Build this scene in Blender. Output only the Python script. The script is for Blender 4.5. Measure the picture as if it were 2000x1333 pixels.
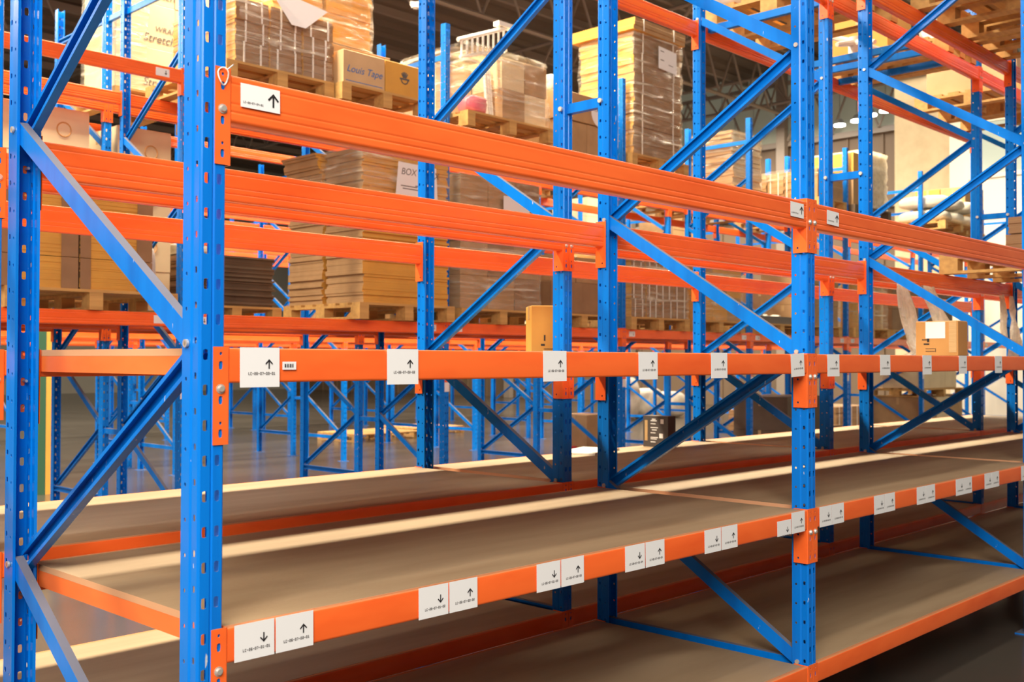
import bpy, bmesh, math, random
from mathutils import Vector, Matrix
random.seed(7)
C = bpy.context.scene.collection
for o in list(bpy.data.objects):
    bpy.data.objects.remove(o)

# ------------------------------------------------------------------ camera
W, D, L, GAP = .067, 1.05, 2.59, .20
R1, R2 = 0.0, D + GAP                       # front faces of the two near rack rows
cam_d = bpy.data.cameras.new('camera')
cam = bpy.data.objects.new('camera', cam_d); C.objects.link(cam)
yaw, pit, rol = .76826, .01725, .0026
Fv = Vector((math.cos(yaw)*math.cos(pit), math.sin(yaw)*math.cos(pit), math.sin(pit)))
Rv = Vector((math.sin(yaw), -math.cos(yaw), 0)); Uv = Rv.cross(Fv)
R_ = Rv*math.cos(rol) + Uv*math.sin(rol); U_ = Uv*math.cos(rol) - Rv*math.sin(rol)
cam.matrix_world = Matrix(((R_.x, U_.x, -Fv.x, -1.1414), (R_.y, U_.y, -Fv.y, -2.0203),
                           (R_.z, U_.z, -Fv.z, 1.5427), (0, 0, 0, 1)))
cam_d.sensor_width = 36; cam_d.lens = 2068.44*36/2000
cam_d.clip_start = .05; cam_d.clip_end = 200
cam_d.dof.use_dof = True; cam_d.dof.focus_distance = 3.3; cam_d.dof.aperture_fstop = 5.6
sc = bpy.context.scene
sc.camera = cam
# ------------------------------------------------------------------ world, lights, exposure
w = bpy.data.worlds.new('daylight'); sc.world = w; w.use_nodes = True
w.node_tree.nodes['Background'].inputs[0].default_value = (1, .93, .84, 1)
w.node_tree.nodes['Background'].inputs[1].default_value = .13
vs = sc.view_settings
vs.view_transform = 'Standard'; vs.look = 'None'; vs.gamma = 1; vs.use_curve_mapping = False
vs.exposure = 0.3
def area(name, loc, aim, sx, sy, e, col):
    d = bpy.data.lights.new(name, 'AREA'); d.shape = 'RECTANGLE'; d.size = sx; d.size_y = sy
    d.energy = e; d.color = col
    o = bpy.data.objects.new(name, d); C.objects.link(o); o.location = loc
    o.rotation_euler = (Vector(aim)-Vector(loc)).to_track_quat('-Z', 'Y').to_euler()
    return o

area('lamp_row_over_loaded_aisle', (5, 5.75, 9.1), (5, 5.75, 0), 30, .8, 6100, (1, .86, .62))
area('lamp_row_over_front_aisle', (8, -2.4, 9.1), (8, -2.4, 0), 36, .8, 600, (1, .90, .74))
area('lamp_row_over_far_aisle', (10, 14.8, 9.1), (10, 14.8, 0), 36, .8, 3600, (1, .88, .70))
area('lamp_row_over_last_aisle', (10, 20.6, 9.1), (10, 20.6, 0), 36, .8, 3600, (1, .88, .70))
area('lamp_row_at_hall_end', (26, 14, 9.1), (26, 14, 0), 1, 22, 170, (1, .88, .68))
area('open_dock_door', (-4.2, -4.2, 5.6), (1.8, .3, 1.7), 4, 4, 780, (1, .93, .82))  # added soft fill light, high at the front left of the racks

# ------------------------------------------------------------------ materials
def mat(name, col, rough=.5, metal=0, noise=None, bump=None, spec=.5, coat=0, dust=None, chips=None):
    m = bpy.data.materials.new(name); m.use_nodes = True
    nt = m.node_tree; b = nt.nodes['Principled BSDF']
    b.inputs['Base Color'].default_value = (*col, 1); b.inputs['Roughness'].default_value = rough
    b.inputs['Metallic'].default_value = metal; b.inputs['Specular IOR Level'].default_value = spec
    b.inputs['Coat Weight'].default_value = coat; b.inputs['Coat Roughness'].default_value = .12
    if noise or bump:
        tc = nt.nodes.new('ShaderNodeTexCoord')
    if noise:                                # (other colour, scale xyz, detail, low, high)
        c2, s, det, lo, hi = noise
        mp = nt.nodes.new('ShaderNodeMapping'); mp.inputs['Scale'].default_value = s
        nz = nt.nodes.new('ShaderNodeTexNoise'); nz.inputs['Scale'].default_value = 1; nz.inputs['Detail'].default_value = det
        rp = nt.nodes.new('ShaderNodeMapRange'); rp.inputs[1].default_value = lo; rp.inputs[2].default_value = hi
        mx = nt.nodes.new('ShaderNodeMix'); mx.data_type = 'RGBA'
        mx.inputs[6].default_value = (*col, 1); mx.inputs[7].default_value = (*c2, 1)
        nt.links.new(tc.outputs['Object'], mp.inputs[0]); nt.links.new(mp.outputs[0], nz.inputs[0])
        nt.links.new(nz.outputs[0], rp.inputs[0]); nt.links.new(rp.outputs[0], mx.inputs[0])
        nt.links.new(mx.outputs[2], b.inputs['Base Color'])
    if bump:                                 # (scale xyz, strength, detail)
        s, st, det = bump
        mp2 = nt.nodes.new('ShaderNodeMapping'); mp2.inputs['Scale'].default_value = s
        n2 = nt.nodes.new('ShaderNodeTexNoise'); n2.inputs['Scale'].default_value = 1; n2.inputs['Detail'].default_value = det
        bp = nt.nodes.new('ShaderNodeBump'); bp.inputs['Strength'].default_value = st; bp.inputs['Distance'].default_value = .01
        nt.links.new(tc.outputs['Object'], mp2.inputs[0]); nt.links.new(mp2.outputs[0], n2.inputs[0])
        nt.links.new(n2.outputs[0], bp.inputs['Height']); nt.links.new(bp.outputs[0], b.inputs['Normal'])
    def over(c2, fac, r2=None):              # lay another colour over what is there
        src = b.inputs['Base Color'].links[0].from_socket
        mx = nt.nodes.new('ShaderNodeMix'); mx.data_type = 'RGBA'; mx.inputs[7].default_value = (*c2, 1)
        nt.links.new(src, mx.inputs[6]); nt.links.new(fac, mx.inputs[0]); nt.links.new(mx.outputs[2], b.inputs['Base Color'])
    if chips:                                # scuffs through the paint
        mp3 = nt.nodes.new('ShaderNodeMapping'); mp3.inputs['Scale'].default_value = (60, 60, 14)
        n3 = nt.nodes.new('ShaderNodeTexNoise'); n3.inputs['Scale'].default_value = 1; n3.inputs['Detail'].default_value = 5
        r3 = nt.nodes.new('ShaderNodeMapRange'); r3.inputs[1].default_value = .715; r3.inputs[2].default_value = .74
        nt.links.new(tc.outputs['Object'], mp3.inputs[0]); nt.links.new(mp3.outputs[0], n3.inputs[0]); nt.links.new(n3.outputs[0], r3.inputs[0])
        over(chips, r3.outputs[0])
    if dust:                                 # settled dust on faces that look up
        ge = nt.nodes.new('ShaderNodeNewGeometry'); sx = nt.nodes.new('ShaderNodeSeparateXYZ')
        r4 = nt.nodes.new('ShaderNodeMapRange'); r4.inputs[1].default_value = .55; r4.inputs[2].default_value = .85; r4.inputs[4].default_value = .85
        nt.links.new(ge.outputs['True Normal'], sx.inputs[0]); nt.links.new(sx.outputs['Z'], r4.inputs[0])
        over(dust, r4.outputs[0])
        r5 = nt.nodes.new('ShaderNodeMapRange'); r5.inputs[1].default_value = .55; r5.inputs[2].default_value = .85
        r5.inputs[3].default_value = rough; r5.inputs[4].default_value = .95
        nt.links.new(sx.outputs['Z'], r5.inputs[0]); nt.links.new(r5.outputs[0], b.inputs['Roughness'])
    return m
M = {}
M['blue'] = mat('blue_paint', (.001, .185, .72), .25, 0, ((.002, .14, .59), (14, 14, 1.3), 6, .45, .75), ((40, 40, 5), .05, 2), .28, 0, (.16, .135, .105), (.55, .58, .62))
M['orange'] = mat('orange_paint', (.95, .150, .026), .27, 0, ((.86, .112, .018), (3, 9, 9), 5, .45, .75), ((5, 50, 50), .05, 2), .5, 0, (.50, .22, .09))
M['edge'] = mat('board_edge', (.64, .34, .18), .7)
M['board'] = mat('chipboard', (.345, .245, .145), .62, 0, ((.28, .19, .108), (1.2, 9, 9), 6, .35, .7), ((60, 60, 60), .06, 3))
M['tie'] = mat('cross_tie_paint', (.95, .20, .045), .42, 0, ((.85, .15, .03), (9, 3, 9), 5, .4, .7))
M['steel'] = mat('zinc_bolt', (.66, .62, .56), .38, .6)
M['paper'] = mat('white_paper', (.80, .79, .80), .6)
M['ink'] = mat('black_ink', (.012, .009, .012), .6)
M['greyink'] = mat('grey_ink', (.10, .09, .09), .6)
M['blueink'] = mat('blue_ink', (.03, .16, .42), .6)
M['kraft'] = mat('kraft_card', (.44, .265, .125), .75, 0, ((.36, .21, .095), (5, 5, 5), 4, .35, .7))
M['tan'] = mat('tan_card', (.60, .40, .21), .7, 0, ((.54, .35, .18), (5, 5, 5), 4, .35, .7))
M['brown'] = mat('brown_card', (.31, .175, .085), .75, 0, ((.25, .135, .065), (5, 5, 5), 4, .35, .7))
M['gold'] = mat('golden_card', (.66, .34, .055), .65, 0, ((.58, .29, .05), (4, 4, 4), 4, .35, .7))
M['amber'] = mat('amber_card', (.52, .26, .075), .65, 0, ((.46, .22, .06), (4, 4, 4), 4, .35, .7))
M['cream'] = mat('cream_card', (.74, .60, .38), .65, 0, ((.66, .52, .32), (4, 4, 4), 4, .35, .7))
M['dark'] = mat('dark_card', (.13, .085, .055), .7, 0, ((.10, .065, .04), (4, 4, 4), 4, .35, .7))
M['wood'] = mat('pallet_pine', (.62, .36, .115), .7, 0, ((.45, .245, .075), (2, 22, 22), 6, .35, .7))
M['strap'] = mat('white_strap', (.80, .76, .72), .5)
M['tape'] = mat('parcel_tape', (.55, .36, .17), .22, 0, None, ((8, 8, 60), .3, 2))
M['whiteplastic'] = mat('white_plastic', (.82, .80, .74), .35)
M['pink'] = mat('pink_film', (.75, .13, .20), .3)
M['sack'] = mat('woven_sack', (.62, .58, .50), .7, 0, ((.50, .46, .39), (6, 6, 6), 5, .35, .7), ((25, 25, 25), .5, 4))
M['blackbox'] = mat('charcoal_card', (.075, .062, .058), .45)
M['red'] = mat('red_card', (.55, .03, .05), .5)
M['green'] = mat('green_paint', (.03, .10, .06), .5)
M['teal'] = mat('teal_film', (.05, .22, .22), .4)
M['concrete'] = mat('polished_concrete', (.085, .073, .060), .20, 0, ((.055, .047, .039), (.5, .5, .5), 8, .35, .7), ((3, 3, 3), .03, 3))
M['roof'] = mat('roof_sheet', (.17, .125, .092), .6, 0, ((.125, .092, .068), (.3, 2, 2), 4, .35, .7))
M['truss'] = mat('truss_paint', (.30, .245, .20), .5)
M['wallpanel'] = mat('wall_sheet', (.20, .135, .085), .6, 0, ((.165, .11, .07), (.4, .4, .15), 4, .35, .7))
M['wallgrey'] = mat('wall_block', (.34, .32, .27), .7, 0, ((.29, .27, .225), (.4, .4, .4), 5, .35, .7))
M['office'] = mat('office_cladding', (.82, .76, .64), .5)
M['glass'] = mat('office_glass', (.42, .50, .48), .12)
M['dull'] = mat('dull_metal', (.30, .31, .30), .5, .3)
M['grille'] = mat('grille_plastic', (.52, .52, .50), .45)
def film(name, tint, fac):
    m = bpy.data.materials.new(name); m.use_nodes = True; nt = m.node_tree
    for n in list(nt.nodes): nt.nodes.remove(n)
    out = nt.nodes.new('ShaderNodeOutputMaterial'); mx = nt.nodes.new('ShaderNodeMixShader')
    tr = nt.nodes.new('ShaderNodeBsdfTransparent'); pb = nt.nodes.new('ShaderNodeBsdfPrincipled')
    tr.inputs[0].default_value = (*tint, 1)
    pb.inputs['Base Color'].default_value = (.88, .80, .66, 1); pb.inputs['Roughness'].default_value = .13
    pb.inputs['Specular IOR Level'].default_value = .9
    tc = nt.nodes.new('ShaderNodeTexCoord'); mp = nt.nodes.new('ShaderNodeMapping')
    mp.inputs['Scale'].default_value = (2.2, 2.2, 9); mp.inputs['Rotation'].default_value = (.12, .2, 0)
    nz = nt.nodes.new('ShaderNodeTexNoise'); nz.inputs['Scale'].default_value = 1.6; nz.inputs['Detail'].default_value = 6
    nz.inputs['Distortion'].default_value = 1.2
    bp = nt.nodes.new('ShaderNodeBump'); bp.inputs['Strength'].default_value = .9; bp.inputs['Distance'].default_value = .05
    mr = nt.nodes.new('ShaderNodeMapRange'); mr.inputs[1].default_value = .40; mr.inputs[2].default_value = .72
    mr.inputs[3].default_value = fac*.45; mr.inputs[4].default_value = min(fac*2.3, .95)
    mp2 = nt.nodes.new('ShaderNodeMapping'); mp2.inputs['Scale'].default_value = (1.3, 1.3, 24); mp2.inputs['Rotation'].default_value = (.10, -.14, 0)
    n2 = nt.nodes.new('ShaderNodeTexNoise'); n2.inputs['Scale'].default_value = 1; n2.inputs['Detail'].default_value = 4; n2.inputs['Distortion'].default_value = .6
    m2 = nt.nodes.new('ShaderNodeMapRange'); m2.inputs[1].default_value = .55; m2.inputs[2].default_value = .72; m2.inputs[4].default_value = .62  # pale streaks: whiter film folds, with glints painted into the same bands
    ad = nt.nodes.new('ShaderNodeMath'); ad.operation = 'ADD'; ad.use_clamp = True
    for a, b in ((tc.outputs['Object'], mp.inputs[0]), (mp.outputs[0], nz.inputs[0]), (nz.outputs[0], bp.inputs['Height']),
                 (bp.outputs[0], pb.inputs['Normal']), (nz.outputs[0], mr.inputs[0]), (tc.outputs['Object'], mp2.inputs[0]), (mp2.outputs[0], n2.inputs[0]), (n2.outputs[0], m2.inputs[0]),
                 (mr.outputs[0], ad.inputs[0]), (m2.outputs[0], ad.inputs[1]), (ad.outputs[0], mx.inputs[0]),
                 (tr.outputs[0], mx.inputs[1]), (pb.outputs[0], mx.inputs[2]), (mx.outputs[0], out.inputs[0])):
        nt.links.new(a, b)
    return m
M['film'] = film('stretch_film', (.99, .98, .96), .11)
def poly(name):
    m = bpy.data.materials.new(name); m.use_nodes = True; nt = m.node_tree
    for n in list(nt.nodes): nt.nodes.remove(n)
    N = nt.nodes.new; out = N('ShaderNodeOutputMaterial'); a = N('ShaderNodeMixShader'); b = N('ShaderNodeMixShader'); c = N('ShaderNodeMixShader')
    tr = N('ShaderNodeBsdfTransparent'); di = N('ShaderNodeBsdfDiffuse'); tl = N('ShaderNodeBsdfTranslucent'); gl = N('ShaderNodeBsdfGlossy')
    di.inputs[0].default_value = (.90, .82, .68, 1); tl.inputs[0].default_value = (.95, .88, .74, 1); gl.inputs['Roughness'].default_value = .2
    tc = N('ShaderNodeTexCoord'); nz = N('ShaderNodeTexNoise'); nz.inputs['Scale'].default_value = 9; nz.inputs['Detail'].default_value = 6; nz.inputs['Distortion'].default_value = 1.5
    bp = N('ShaderNodeBump'); bp.inputs['Strength'].default_value = .8; bp.inputs['Distance'].default_value = .03
    mr = N('ShaderNodeMapRange'); mr.inputs[1].default_value = .35; mr.inputs[2].default_value = .6; mr.inputs[3].default_value = .55; mr.inputs[4].default_value = .97
    a.inputs[0].default_value = .5; c.inputs[0].default_value = .10
    for p, q in ((tc.outputs['Object'], nz.inputs[0]), (nz.outputs[0], bp.inputs['Height']), (nz.outputs[0], mr.inputs[0]), (bp.outputs[0], di.inputs['Normal']), (bp.outputs[0], gl.inputs['Normal']),
                 (di.outputs[0], a.inputs[1]), (tl.outputs[0], a.inputs[2]), (a.outputs[0], c.inputs[1]), (gl.outputs[0], c.inputs[2]),
                 (mr.outputs[0], b.inputs[0]), (tr.outputs[0], b.inputs[1]), (c.outputs[0], b.inputs[2]), (b.outputs[0], out.inputs[0])): nt.links.new(p, q)
    return m
M['bagfilm'] = poly('hanging_film')
def emit(name, col, s):
    m = bpy.data.materials.new(name); m.use_nodes = True; nt = m.node_tree; b = nt.nodes['Principled BSDF']
    b.inputs['Base Color'].default_value = (*col, 1); b.inputs['Emission Color'].default_value = (*col, 1)
    b.inputs['Emission Strength'].default_value = s
    return m
M['lamp'] = emit('lamp_glow', (1, .97, .9), 9)
M['daypanel'] = emit('translucent_sheet', (.36, .37, .28), .16)

# ------------------------------------------------------------------ mesh helpers
class MB:
    def __init__(s): s.v = []; s.f = []; s.m = []
    def add(s, vs, fs, mi=0):
        n = len(s.v); s.v += [tuple(p) for p in vs]; s.f += [tuple(n+i for i in f) for f in fs]; s.m += [mi]*len(fs)
    def box(s, x0, x1, y0, y1, z0, z1, mi=0, rot=0, piv=None):
        p = [(x, y, z) for z in (z0, z1) for y in (y0, y1) for x in (x0, x1)]
        if rot:
            cx, cy = piv or ((x0+x1)/2, (y0+y1)/2); c, n = math.cos(rot), math.sin(rot)
            p = [(cx+(x-cx)*c-(y-cy)*n, cy+(x-cx)*n+(y-cy)*c, z) for x, y, z in p]
        s.add(p, [(0, 2, 3, 1), (4, 5, 7, 6), (0, 1, 5, 4), (2, 6, 7, 3), (0, 4, 6, 2), (1, 3, 7, 5)], mi)
    def prism(s, prof, fn, a, b, mi=0, caps=True):
        n = len(prof); p = [fn(q, a) for q in prof]+[fn(q, b) for q in prof]
        f = [(i, (i+1) % n, n+(i+1) % n, n+i) for i in range(n)]
        if caps: f += [tuple(range(n-1, -1, -1)), tuple(range(n, 2*n))]
        s.add(p, f, mi)
    def bar(s, p0, p1, r, n=6, mi=0, r2=None):
        p0 = Vector(p0); p1 = Vector(p1); d = (p1-p0).normalized()
        u = d.cross(Vector((0, 0, 1)) if abs(d.z) < .9 else Vector((1, 0, 0))).normalized(); t = d.cross(u)
        r2 = r if r2 is None else r2
        ps = [p0+(u*math.cos(k*2*math.pi/n)+t*math.sin(k*2*math.pi/n))*r for k in range(n)]
        ps += [p1+(u*math.cos(k*2*math.pi/n)+t*math.sin(k*2*math.pi/n))*r2 for k in range(n)]
        s.add(ps, [(i, (i+1) % n, n+(i+1) % n, n+i) for i in range(n)]+[tuple(range(n-1, -1, -1)), tuple(range(n, 2*n))], mi)
    def plate(s, o, eu, ev, u0, u1, v0, v1, hole, mi=0):
        """a flat cell with one eight-sided hole (cu, cv, ru, rv, round?)"""
        cu, cv, ru, rv, k = hole
        o = Vector(o); eu = Vector(eu); ev = Vector(ev)
        P = lambda a, b: o+eu*a+ev*b
        out = [(u0, v0), (cu, v0), (u1, v0), (u1, cv), (u1, v1), (cu, v1), (u0, v1), (u0, cv)]
        inn = [(cu-ru*k, cv-rv*k), (cu, cv-rv), (cu+ru*k, cv-rv*k), (cu+ru, cv), (cu+ru*k, cv+rv*k), (cu, cv+rv), (cu-ru*k, cv+rv*k), (cu-ru, cv)]
        s.add([P(*q) for q in out]+[P(*q) for q in inn], [(i, (i+1) % 8, 8+(i+1) % 8, 8+i) for i in range(8)], mi)
    def mesh(s, name, mats, smooth=None):
        me = bpy.data.meshes.new(name); me.from_pydata(s.v, [], s.f)
        for m in mats: me.materials.append(M[m])
        me.polygons.foreach_set('material_index', s.m)
        bm = bmesh.new(); bm.from_mesh(me); bmesh.ops.recalc_face_normals(bm, faces=bm.faces); bm.to_mesh(me); bm.free()
        if smooth:
            me.polygons.foreach_set('use_smooth', [True]*len(me.polygons)); me.set_sharp_from_angle(angle=math.radians(smooth))
        me.update(); return me
def ob(name, me, parent=None, loc=(0, 0, 0), rz=0):
    o = bpy.data.objects.new(name, me); C.objects.link(o); o.location = loc; o.rotation_euler = (0, 0, rz)
    if parent: o.parent = parent
    return o
def tag(o, label, cat, group=None):
    o['label'] = label; o['category'] = cat
    if group: o['group'] = group
    return o
def thing(name, label, cat, loc=(0, 0, 0), rz=0, group=None):
    return tag(ob(name, None, None, loc, rz), label, cat, group)
def struct(name, mb, mats, smooth=None):
    o = ob(name, mb.mesh(name, mats, smooth)); o['kind'] = 'structure'; o['label'] = name.replace('_', ' '); o['category'] = name.split('_')[0]
    return o
def applied(me, thick):
    o = ob('tmp', me); md = o.modifiers.new('s', 'SOLIDIFY'); md.thickness = thick; md.offset = -1
    bpy.context.view_layer.update()
    r = bpy.data.meshes.new_from_object(o.evaluated_get(bpy.context.evaluated_depsgraph_get()))
    bpy.data.objects.remove(o); return r
FONT = {'0': '75557', '1': '26227', '2': '71747', '3': '71717', '4': '55711', '5': '74717', '6': '74757', '7': '71122', '8': '75757', '9': '75717',
        'L': '44447', 'C': '74447', '-': '00700', 'B': '65656', 'O': '75557', 'X': '55255', 'F': '74644', 'I': '72227', 'N': '57755', 'K': '55655', 'P': '75744',
        'S': '74717', 'A': '25755', 'E': '74647', 'R': '65655', 'T': '72222', ' ': '00000', 'D': '65556', 'U': '55557', 'G': '74557', 'M': '57755', 'H': '55755', '.': '00002', 'V': '55552', 'Y': '55222'}
def ptext(mb, txt, P, x0, z0, h, mi):
    """tiny printed letters; P(x, z) places a point of the label face"""
    p = h/5; cx = x0
    for ch in txt:
        rows = FONT.get(ch, '00000')
        for r, bits in enumerate(rows):
            b = int(bits)
            for k in range(3):
                if b >> (2-k) & 1:
                    a = cx+k*p; zt = z0+h-r*p
                    mb.add([P(a, zt-p), P(a+p, zt-p), P(a+p, zt), P(a, zt)], [(0, 1, 2, 3)], mi)
        cx += 4*p
def glyphs(name, txt, size, m, shear=0):
    cu = bpy.data.curves.new(name, 'FONT'); cu.body = txt; cu.size = size; cu.shear = shear; cu.extrude = .0004
    o = bpy.data.objects.new('tmp', cu); C.objects.link(o); bpy.context.view_layer.update()
    me = bpy.data.meshes.new_from_object(o.evaluated_get(bpy.context.evaluated_depsgraph_get()))
    bpy.data.objects.remove(o); me.materials.clear(); me.materials.append(M[m]); me.name = name
    return me

# ------------------------------------------------------------------ setting
def setting():
    b = MB(); b.box(-14, 34, -9, 46, -.2, 0); struct('floor', b, ['concrete'])
    # roof: trapezoid sheet running along x, purlins below it
    b = MB(); y = -5.0; prof = []
    while y < 44:
        prof += [(y, 11.0), (y+.42, 11.0), (y+.5, 11.13), (y+.72, 11.13)]; y += .8
    top = [(p, 11.3) for p in (44.2, -5.0)]
    b.prism(prof+top, lambda q, t: (t, q[0], q[1]), -6, 30)
    struct('ceiling', b, ['roof'])
    b = MB()
    for yy in range(-4, 44, 3): b.box(-6, 30, yy, yy+.12, 10.78, 10.99)
    struct('trim_1', b, ['truss'])
    # end wall: brown sheet, girts, column, translucent strip above
    X = 30.0
    b = MB(); b.box(X, X+.2, -5, 44, 0, 8.6)
    yy = -5
    while yy < 44: b.box(X-.05, X, yy, yy+.07, 0, 8.6); yy += 1.15
    struct('wall_right', b, ['wallpanel'])
    b = MB(); b.box(X, X+.2, -5, 44, 8.6, 11.2); struct('window_1', b, ['daypanel'])
    b = MB()
    for zz in (8.5, 6.2): b.box(X-.2, X-.05, -5, 44, zz, zz+.18)
    for yy in (3.0, 9.2, 15.4, 21.6, 27.8): b.box(X-.45, X-.2, yy, yy+.3, 0, 11)
    for yy in (3.0, 9.2, 15.4, 21.6):
        b.box(X-.3, X-.2, yy, yy+6.2, 10.5, 10.62)
        for k in range(4):
            a = yy+k*1.55
            b.bar((X-.25, a, 8.65), (X-.25, a+.78, 10.5), .04); b.bar((X-.25, a+1.55, 8.65), (X-.25, a+.78, 10.5), .04)
    struct('trim_2', b, ['truss'])
    b = MB(); b.box(-14, 30, 44, 44.2, 0, 11.2); struct('wall_back', b, ['wallgrey'])
    # trusses: across y, plus braces along x
    def truss(b, a, c, z0, z1, n):
        a = Vector(a); c = Vector(c)
        for z in (z0, z1): b.bar(a+Vector((0, 0, z)), c+Vector((0, 0, z)), .055, 6)
        for k in range(n):
            p = a.lerp(c, k/n); q = a.lerp(c, (k+.5)/n); r = a.lerp(c, (k+1)/n)
            b.bar(p+Vector((0, 0, z1)), q+Vector((0, 0, z0)), .035, 5); b.bar(q+Vector((0, 0, z0)), r+Vector((0, 0, z1)), .035, 5)
    n = 3
    for xx in (5.5, 13.5, 21.5, 29.0):
        b = MB(); truss(b, (xx, -5, 0), (xx, 44, 0), 9.75, 10.7, 38); struct('trim_%d' % n, b, ['truss']); n += 1
    for yy in (9.3, 15.0, 24.0):
        b = MB(); truss(b, (-6, yy, 0), (30, yy, 0), 9.3, 10.7, 26)
        for xx in (5.5, 13.5, 21.5):
            b.bar((xx, yy, 7.4 if yy > 20 else 9.0), (xx, yy, 10.8), .09, 8)
            for s in (-1, 1): b.bar((xx, yy, 9.0), (xx+s*1.6, yy, 10.7), .05, 6); b.bar((xx, yy, 9.0), (xx, yy+s*1.6, 10.7), .05, 6)
        struct('trim_%d' % n, b, ['truss']); n += 1
setting()

# ------------------------------------------------------------------ rack parts
H, PITCH = 4.77, .075
def post_mesh():
    b = MB(); d = .068
    half = [((.009, d-.001), (.001, d), None), ((.001, d), (.001, .034), (.5, .074, .0045, .0045, .72)), ((.001, .034), (.004, .029), None),
            ((.004, .029), (.003, .005), (.5, .006, .0052, .0072, .85)), ((.003, .005), (.0055, .0015), None), ((.0055, .0015), (.008, 0), None),
            ((.008, 0), (.030, 0), (.45, .051, .0062, .0118, .86)), ((.030, 0), (W/2, .0035), None)]
    segs = half+[((W-q[0], q[1]), (W-p[0], p[1]), h) for p, q, h in reversed(half)]
    for (p, q, h) in segs:
        p = Vector((*p, 0)); q = Vector((*q, 0)); ln = (q-p).length; e = (q-p).normalized(); up = Vector((0, 0, 1))
        if not h:
            b.add([p, q, q+up*H, p+up*H], [(0, 1, 2, 3)]); continue
        fr, ph, ru, rv, k = h
        z = ph-PITCH/2
        while z < .02: z += PITCH
        b.add([p, q, q+up*z, p+up*z], [(0, 1, 2, 3)])
        while z+PITCH < H-.01:
            b.plate(p, e, up, 0, ln, z, z+PITCH, (ln*fr, z+PITCH/2, ru, rv, k)); z += PITCH
        b.add([p+up*z, q+up*z, q+up*H, p+up*H], [(0, 1, 2, 3)])
    me = bpy.data.meshes.new('upright_post'); me.from_pydata(b.v, [], b.f); me.materials.append(M['blue'])
    bm = bmesh.new(); bm.from_mesh(me); bmesh.ops.remove_doubles(bm, verts=bm.verts, dist=1e-5); bm.normal_update(); bm.to_mesh(me); bm.free()
    me = applied(me, .0018)
    bm = bmesh.new(); bm.from_mesh(me); bmesh.ops.recalc_face_normals(bm, faces=bm.faces); bm.to_mesh(me); bm.free()
    me.polygons.foreach_set('use_smooth', [True]*len(me.polygons)); me.set_sharp_from_angle(angle=math.radians(50))
    return me
POST = post_mesh()
def channel(p, q, x, openx, wd=.050, fl=.024, t=.0025):
    """C channel in the frame plane from p to q (y, z); web at x, flanges towards openx"""
    b = MB(); p = Vector((0, *p)); q = Vector((0, *q)); e = (q-p).normalized(); n = Vector((0, -e.z, e.y))
    if n.z < 0: n = -n
    s = openx; h = wd/2
    pr = [(0, -h), (0, h), (s*fl, h), (s*fl, h-.010), (s*(fl-t), h-.010), (s*(fl-t), h-t), (s*t, h-t), (s*t, -h+t), (s*(fl-t), -h+t), (s*(fl-t), -h+.010), (s*fl, -h+.010), (s*fl, -h)]
    b.prism(pr, lambda c, a: (p+(q-p)*a)+Vector((x+c[0], 0, 0))+n*c[1], 0, 1)
    return b.mesh('diagonal_brace', ['blue'])
NODES = [(.045 if k % 2 == 0 else D-.045, .375+.6*k) for k in range(7)]
BR = []
for k in range(6):
    (y0, z0), (y1, z1) = NODES[k], NODES[k+1]
    if y0 < y1: BR.append(channel((y0, z0), (y1, z1), .010, 1))        # web towards the viewer
    else: BR.append(channel((y0, z0), (y1, z1), .058, -1))             # open side towards the viewer
HB = [channel((.03, .352), (D-.03, .352), .034, 1), channel((.03, 4.46), (D-.03, 4.46), .034, 1)]
for m in HB: m.name = 'horizontal_brace'
def bolt_mesh(r=.009, t=.006):
    b = MB(); b.bar((-t, 0, 0), (W+t, 0, 0), r*.6, 8)
    for s in (-t, W): b.bar((s, 0, 0), (s+t, 0, 0), r, 10)
    return b.mesh('brace_bolt', ['steel'], 40)
BOLT = bolt_mesh()
bb = MB(); bb.box(-.025, W+.025, -.02, .11, 0, .006); FOOT = bb.mesh('base_plate', ['blue'])
def frame(label, x, y, flip, bolts, signs=0):
    t = thing('upright_frame', label, 'rack upright', (x+(W if flip else 0), y+(D if flip else 0), 0), math.pi if flip else 0)
    ob('upright_post', POST, t); ob('upright_post', POST, t, (W, D, 0), math.pi)
    ob('base_plate', FOOT, t); ob('base_plate', FOOT, t, (W, D, 0), math.pi)
    for m in BR: ob('diagonal_brace', m, t)
    for m in HB: ob('horizontal_brace', m, t)
    if bolts:
        for yy, zz in NODES: ob('brace_bolt', BOLT, t, (0, yy, zz))
    if signs: ob('post_sign', SIGN, t)
    return t
b = MB()
for z in (1.23, 1.345): b.box(.004, W-.004, -.004, -.001, z, z+.09, 0)
b.box(.003, W-.003, -.005, -.001, 1.322, 1.343, 1)
SIGN = b.mesh('post_sign', ['paper', 'orange'])

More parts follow.
